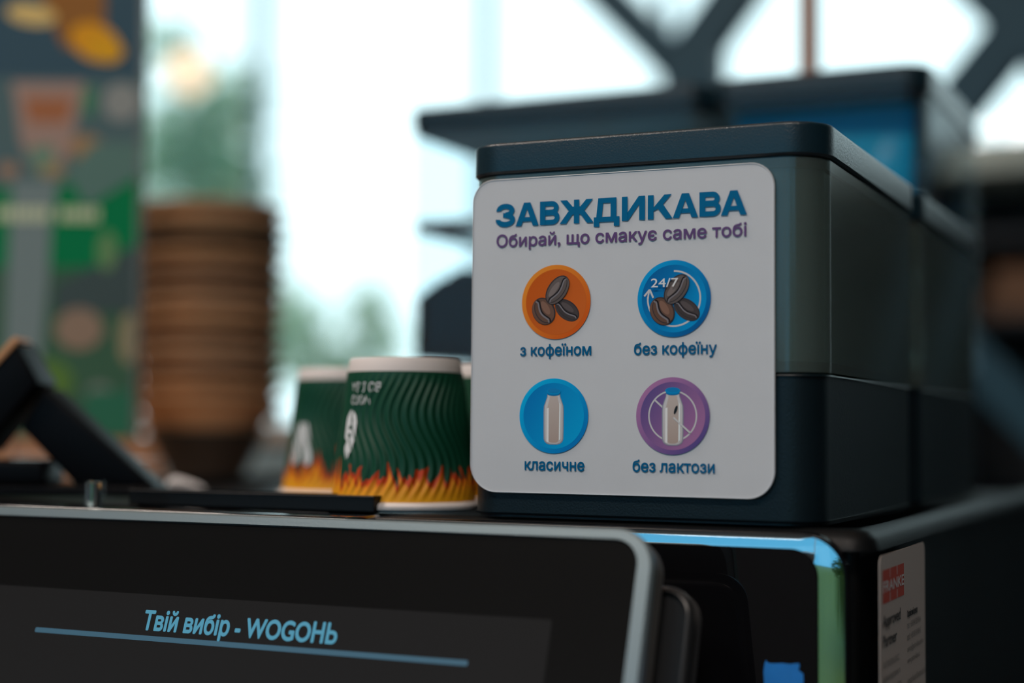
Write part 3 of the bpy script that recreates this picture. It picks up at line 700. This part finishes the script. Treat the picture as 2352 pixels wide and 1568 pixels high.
# angled card terminal at the left edge
tl = thing('card_terminal', 'black angled payment terminal on a stand at the left edge', 'payment terminal', (*at(0, 1130, 1.0).xy, ZM), (0, 0, YAW))
s1 = 1.0 / 3600; T = lambda pts: [(p[0] * s1, (1142 - p[1]) * s1) for p in pts]
def slab(name, pts, dep, y, m=None, bev=.0025):
    bm = bmesh.new(); pp = T(pts)
    ar = sum(a[0] * b[1] - b[0] * a[1] for a, b in zip(pp, pp[1:] + pp[:1]))
    if ar < 0: pp = pp[::-1]
    v0 = [bm.verts.new((x_, y, z_)) for x_, z_ in pp]; v1 = [bm.verts.new((x_, y + dep, z_)) for x_, z_ in pp]
    bm.faces.new(v0); bm.faces.new(v1[::-1])
    for i in range(len(pp)): bm.faces.new((v0[i - 1], v1[i - 1], v1[i], v0[i]))
    bmesh.ops.recalc_face_normals(bm, faces=bm.faces[:])
    bmesh.ops.bevel(bm, geom=bm.edges[:], offset=bev, segments=3, profile=.5, affect='EDGES')
    return new_obj(name, bm, m or M['terminal_black'], tl, True)
slab('terminal_head', [(92, 882), (34, 784), (-95, 930), (-40, 1046)], .045, -.01)
slab('head_glint', [(36, 776), (48, 787), (-84, 936), (-100, 928)], .030, -.012, M['warm_glint'], .0008)['label'] = 'warm highlight painted along the top edge'  # warm light on the head's top edge, put in as a coloured strip
slab('tilt_arm', [(98, 890), (352, 1116), (172, 1116), (42, 985)], .036, 0)
slab('stand_base', [(-70, 1116), (356, 1116), (356, 1142), (-70, 1142)], .050, -.006)
slab('receipt_slot', [(-70, 1058), (104, 1058), (110, 1114), (-70, 1114)], .045, -.008)

# ------------------------------------------------------------------ counter, kraft bowls, steel box at the back left
ct = thing('back_counter', 'counter with tan wooden top behind the cups, carrying the bowls', 'counter', (-.62, .95, 0))
bm = bbox(-.55, .10, -.62, .55, ZM - .060, ZM - .020, .004); new_obj('counter_top', bm, M['wood'], ct, True)
bm = bbox(-.53, .08, -.60, .53, 0, ZM - .0602, .004); new_obj('counter_body', bm, M['cab'], ct, True)
mc = thing('machine_counter', 'dark counter that the coffee machine and touchscreen stand on', 'counter', (-.2, .2, 0))
bm = bbox(-.312, .85, -.46, .42, ZM - .66, ZM - .6201, .004); new_obj('counter_top', bm, M['darkwood'], mc, True)
bm = bbox(-.302, .82, -.42, .40, 0, ZM - .6602, .004); new_obj('counter_body', bm, M['cab'], mc, True)
ZB = ZM - .0200; SX, SYY = at(474, 1118, 1.7).xy
def bowl(z, m, label, cat_group):
    bm = lathe(bmesh.new(), [(.0005, .001), (.036, .001), (.037, 0), (.0395, 0), (.0405, .002), (.0715, .055), (.0728, .0575), (.0752, .0580), (.0762, .0600), (.0756, .0625), (.0735, .0630), (.0716, .0610), (.0700, .056), (.0390, .004), (.0005, .003)], 64)
    o = new_obj('kraft_bowl', bm, M[m], None, True); o.scale = (1.06, 1.06, 1.0); o.location = (SX + random.uniform(-.0004, .0004), SYY + random.uniform(-.0004, .0004), z)
    return tag(o, label, 'bowl', cat_group)
o = bowl(ZB, 'kraft_dark', 'black bottom bowl under the stack of brown kraft bowls', 'stacked takeaway bowls'); o.scale = (.86, .86, 1)
src = bowl(ZB + .0360, 'kraft', 'brown kraft bowl in the tall stack beside the poster', 'stacked takeaway bowls')
for k in range(1, 13):
    o = src.copy(); COL.objects.link(o); o.location = (SX + random.uniform(-.0009, .0009), SYY + random.uniform(-.0009, .0009), ZB + .0360 + k * .0172)
for k, b_ in enumerate([x for x in COL.objects if x.name.startswith('kraft_bowl')][1:]):
    b_.material_slots[0].link = 'OBJECT'; b_.material_slots[0].material = M[('kraft', 'kraft', 'kraft_brown', 'kraft_light', 'kraft_brown', 'kraft', 'kraft_light', 'kraft_brown', 'kraft_brown', 'kraft', 'kraft_deep', 'kraft', 'kraft_brown', 'kraft_light')[k % 14]]
o.material_slots[0].material = M['kraft_light']; top_o = o; top_o['label'] = 'topmost brown kraft bowl of the tall stack beside the poster'
nb = thing('dispenser_box', 'low blue grey dispenser box with a painted window reflection on top, between the kraft bowls and the cups', 'dispenser', (*at(606, 1110, 1.92).xy, ZB), (0, 0, YAW * .6))
bm = bmesh.new()
prof = [(-.030, 0), (-.030, .030), (-.028, .042), (-.022, .045), (.030, .046), (.045, .044), (.045, 0)]
v0 = [bm.verts.new((-.050, y_, z_)) for y_, z_ in prof]; v1 = [bm.verts.new((.060, y_, z_)) for y_, z_ in prof]
bm.faces.new(v0); bm.faces.new(v1[::-1])
for i in range(len(prof)): bm.faces.new((v0[i - 1], v1[i - 1], v1[i], v0[i]))
bmesh.ops.recalc_face_normals(bm, faces=bm.faces[:]); bmesh.ops.bevel(bm, geom=bm.edges[:], offset=.002, segments=2, affect='EDGES')
new_obj('housing', bm, M['steel'], nb, True)
new_obj('glare_band', bbox(-.048, .058, -.0318, .040, .0462, .0700, .003), M['glare_white'], nb, True)  # window reflection on the box, put in as a white block
bm = bmesh.new(); bmesh.ops.create_uvsphere(bm, u_segments=24, v_segments=14, radius=.010, matrix=Matrix.Translation((.012, .004, .0795))); new_obj('glint_ball', bm, M['chrome'], nb, True)  # ball added to give a bright blurred highlight above the box

wc = at(120, 1100, 1.95)
cr = thing('wooden_crate', 'low tan wooden crate behind the black payment terminal', 'crate', (wc.x, wc.y, ZB), (0, 0, YAW))
new_obj('crate_base', bbox(-.20, .125, 0, .16, 0, .010, .001), M['wood'], cr)
for z_ in (.012, .036, .060): 
    new_obj('front_slat', bbox(-.20, .125, -.008, 0, z_, z_ + .021, .001), M['wood'], cr); new_obj('rear_slat', bbox(-.20, .125, .16, .168, z_, z_ + .021, .001), M['wood'], cr)
for x_ in (-.208, .125): new_obj('end_board', bbox(x_, x_ + .008, -.008, .168, 0, .082, .001), M['wood'], cr)

# ------------------------------------------------------------------ poster stand at the left
PD = 1.5; YP = YAW
ps = thing('poster_stand', 'tall green menu poster with drinks at the left edge', 'poster', (*at(326, 500, PD).xy, ZM - .020), (0, 0, YP))
PWD = .36; PZ0 = at(326, 1008, PD).z - (ZM - .020); PZ1 = PZ0 + .60
bm = bbox(-PWD, 0, 0, .006, PZ0, PZ1, .001, 2); bd = new_obj('poster_board', bm, mat('grey green poster card', (.14, .20, .19), .6, spec=.15), ps)
bm = bbox(-.0045, .0012, -.0012, .0072, PZ0 - .002, PZ1 + .002, .001, 2); new_obj('edge_trim', bm, mat('grey frame strip', (.16, .18, .17), .5), ps, True)
bm = bbox(-PWD * .8, -.012, -.03, .05, 0, .012, .002); prism_z(bm, rrect(-.25, -.12, -.004, .010, .002, 3), .012, PZ0 + .002); new_obj('foot', bm, M['wood'], ps, True)
k = PD / FPX
def pp(px, py): return ((px - 328) * k, (1010 - py) * k + PZ0)
def poly(*pts): return [pp(*p) for p in pts]
def pe(px, py, a, b, ang=0): x_, z_ = pp(px, py); return ell(x_, z_, a * k, b * k, ang, 28)
G1 = (.0, .135, .045); G2 = (.01, .095, .06)
pic = [(poly((-520, -400), (328, -400), (328, 180), (-520, 180)), (.030, .062, .085)),
       (poly((-520, 180), (328, 180), (328, 420), (-520, 420)), (.060, .100, .105)),
       (poly((-520, 470), (140, 430), (215, 395), (328, 330), (328, 640), (-520, 640)), G1),
       (poly((-520, 620), (328, 620), (328, 1005), (-520, 1005)), (.035, .085, .050)),
       (poly((0, -400), (230, -400), (232, 60), (215, 110), (140, 110), (95, 20)), (.20, .085, .02)),
       (pe(210, 95, 60, 42, -25), (.50, .22, .01)), (pe(235, 112, 42, 30, -15), (.55, .25, .01)), (pe(62, 32, 58, 24, -8), (.58, .36, .13)),
       (poly((22, 190), (190, 190), (160, 350), (120, 410), (80, 400), (45, 330)), (.25, .17, .14)), (poly((50, 225), (165, 225), (150, 285), (62, 285)), (.26, .10, .045)),
       (poly((60, 345), (120, 335), (130, 400), (85, 410)), (.10, .18, .13)),
       (pe(200, 345, 42, 32, -20), (.24, .15, .075)), (pe(120, 395, 30, 18), (.22, .17, .09)), (pe(18, 395, 24, 18), (.24, .15, .10)),
       (poly((185, 200), (215, 200), (215, 265), (185, 265)), (.05, .16, .09)), (pe(275, 235, 42, 45), (.19, .20, .19)),
       (poly((150, 400), (215, 330), (328, 330), (328, 400), (200, 480)), (.075, .14, .12)),
       (poly((28, 420), (135, 420), (120, 520), (118, 640), (105, 830), (20, 900), (22, 640)), (.13, .17, .17)),
       (poly((130, 660), (328, 560), (328, 720), (130, 720)), (.04, .06, .06)),
       (pe(190, 760, 55, 48), (.20, .14, .10)), (pe(305, 780, 24, 60), (.20, .17, .10)), (pe(240, 905, 28, 22), (.13, .15, .13)),
       (pe(250, 580, 22, 45), (.10, .19, .08)), (poly((220, 900), (328, 900), (328, 1005), (170, 1005)), (.02, .105, .06)), (pe(120, 880, 60, 50), (.07, .14, .03))]
for i in range(13):
    x0 = -8 + i * 18.5
    if i != 7: pic.append((poly((x0, 482), (x0 + 14, 482), (x0 + 14, 512), (x0, 512)), (.42, .46, .30)))
pic = [(p_, tuple(min(.85, v * 1.7) for v in c_)) for p_, c_ in pic]
o = art_obj('poster_print', pic, bd, -.00015); o['label'] = 'printed drinks on a green ground'
for q in o.data.attributes: pass

# ------------------------------------------------------------------ steel lattice, pipe, lamp and shelf behind
tr = thing('steel_lattice', 'dark grey steel lattice of crossing braces behind the hoppers', 'lattice', (0, 2.0, 0))
def brace(a, b, wd=.070):
    bm = bmesh.new(); bar(bm, (a[0], 0, a[1] + ZM), (b[0], 0, b[1] + ZM), wd, .05); new_obj('brace', bm, M['truss'], tr)
zt, zb = HC - ZM, -ZM
def line(p, q, z): return (p[0] + (q[0] - p[0]) * (z - p[1]) / (q[1] - p[1]), z)
L1 = ((-.699, .8623), (.0064, .1242)); L2 = ((-.5514, .7234), (-.4621, .8363)); L3 = ((.0017, .7855), (.0439, .736)); L4 = ((-.0429, .6315), (.0439, .736))
brace(line(*L1, zt), line(*L1, zb)); brace(line(*L2, .69), line(*L2, zt), .086); brace(line(*L3, zt), line(*L3, zb), .084); brace(line(*L4, zb), line(*L4, zt), .086)
for (cx, cz) in ((-.535, .705), (.05, .735)):
    bm = bmesh.new(); prism_z(bm, rrect(cx - .056, cx + .056, cz + ZM - .065, cz + ZM + .056, .02, 5), -.028, .028); to_xz(bm, 0); new_obj('gusset_plate', bm, M['truss'], tr)
p_ = at(1858, 60, 1.62)
bm = lathe(bmesh.new(), [(.011, 0), (.011, HC)], 20, True); o = new_obj('copper_pipe', bm, M['copper'], None, True); o.location = (p_.x, p_.y, 0)
tag(o, 'thin upright copper pipe in front of the glass', 'pipe')
p_ = at(434, 166, 3.2)
lm = thing('globe_lamp', 'small warm glowing globe lamp hanging before the tree', 'lamp', (p_.x, p_.y, p_.z))
bm = bmesh.new(); bmesh.ops.create_uvsphere(bm, u_segments=32, v_segments=18, radius=.048); new_obj('globe', bm, M['lamp_glow'], lm, True)
bm = lathe(bmesh.new(), [(.016, .042), (.018, .044), (.018, .055), (.003, .062), (.002, .07), (.002, HC - p_.z)], 16, True); new_obj('cord', bm, M['shell_dark'], lm, True)
sh_ = thing('shelf_unit', 'dark shelving unit with pale worktop at the right behind the hoppers', 'shelf', (0, 3.0, 0))
bm = bbox(-.34, 1.6, -.02, .5, ZM + .655, ZM + .730, .006); new_obj('worktop', bm, M['stone'], sh_, True)
for x_ in (-.32, 1.54): new_obj('side_panel', bbox(x_, x_ + .03, .02, .48, 0, ZM + .6548, .002), M['cab'], sh_, True)
new_obj('back_panel', bbox(-.289, 1.539, .455, .475, 0, ZM + .6546, .002), M['dark_wall'], sh_)
for z_ in (.28, .70, 1.12, ZM + .325, ZM + .52): new_obj('shelf_board', bbox(-.289, 1.539, .05, .454, z_ - .025, z_, .002), M['cab'], sh_, True)
zs_ = ZM + .3251
for i, (x0, x1, z0, z1) in enumerate(((-.17, .10, 0, .055), (-.15, .12, .0552, .110))):
    o = new_obj('cardboard_box', bbox(x0, x1, .06, .34, zs_ + z0, zs_ + z1, .003), M['carton'], None, True); o.location = (0, 3.0, 0)
    tag(o, ['lower brown cardboard box on the dark shelf at the right', 'upper brown cardboard box on the dark shelf at the right'][i], 'box', 'cardboard boxes on the shelf')
# light bar with a row of small warm bulbs above the machine
lb = thing('light_bar', 'hanging light bar with a row of warm bulbs above the machine', 'lamp', (-.05, .16, ZM + 1.05))
bm = bbox(-.6, .6, -.02, .02, 0, .03, .003); box(bm, -.5, -.495, -.002, .002, .03, HC - ZM - 1.05); box(bm, .5, .505, -.002, .002, .03, HC - ZM - 1.05); new_obj('rail', bm, M['shell_dark'], lb)
for i in range(16):
    bm = bmesh.new(); bmesh.ops.create_uvsphere(bm, u_segments=12, v_segments=8, radius=.012, matrix=Matrix.Translation((-.56 + i * .0747, 0, -.011))); new_obj('bulb', bm, M['led'], lb, True)
for i, (p, s, pw, c_) in enumerate(CEIL_LAMPS):
    o = new_obj('ceiling_panel', bbox(-s[0] / 2, s[0] / 2, -s[1] / 2, s[1] / 2, 0, .05, .004), M['panel_glow'], None); o.location = (p[0], p[1], p[2] + .025)
    tag(o, ['flat ceiling light panel on the right behind the viewer', 'flat ceiling light panel on the left behind the viewer', 'added fill light panel brightening the poster side of the room'][i], 'ceiling light', 'ceiling light panels')
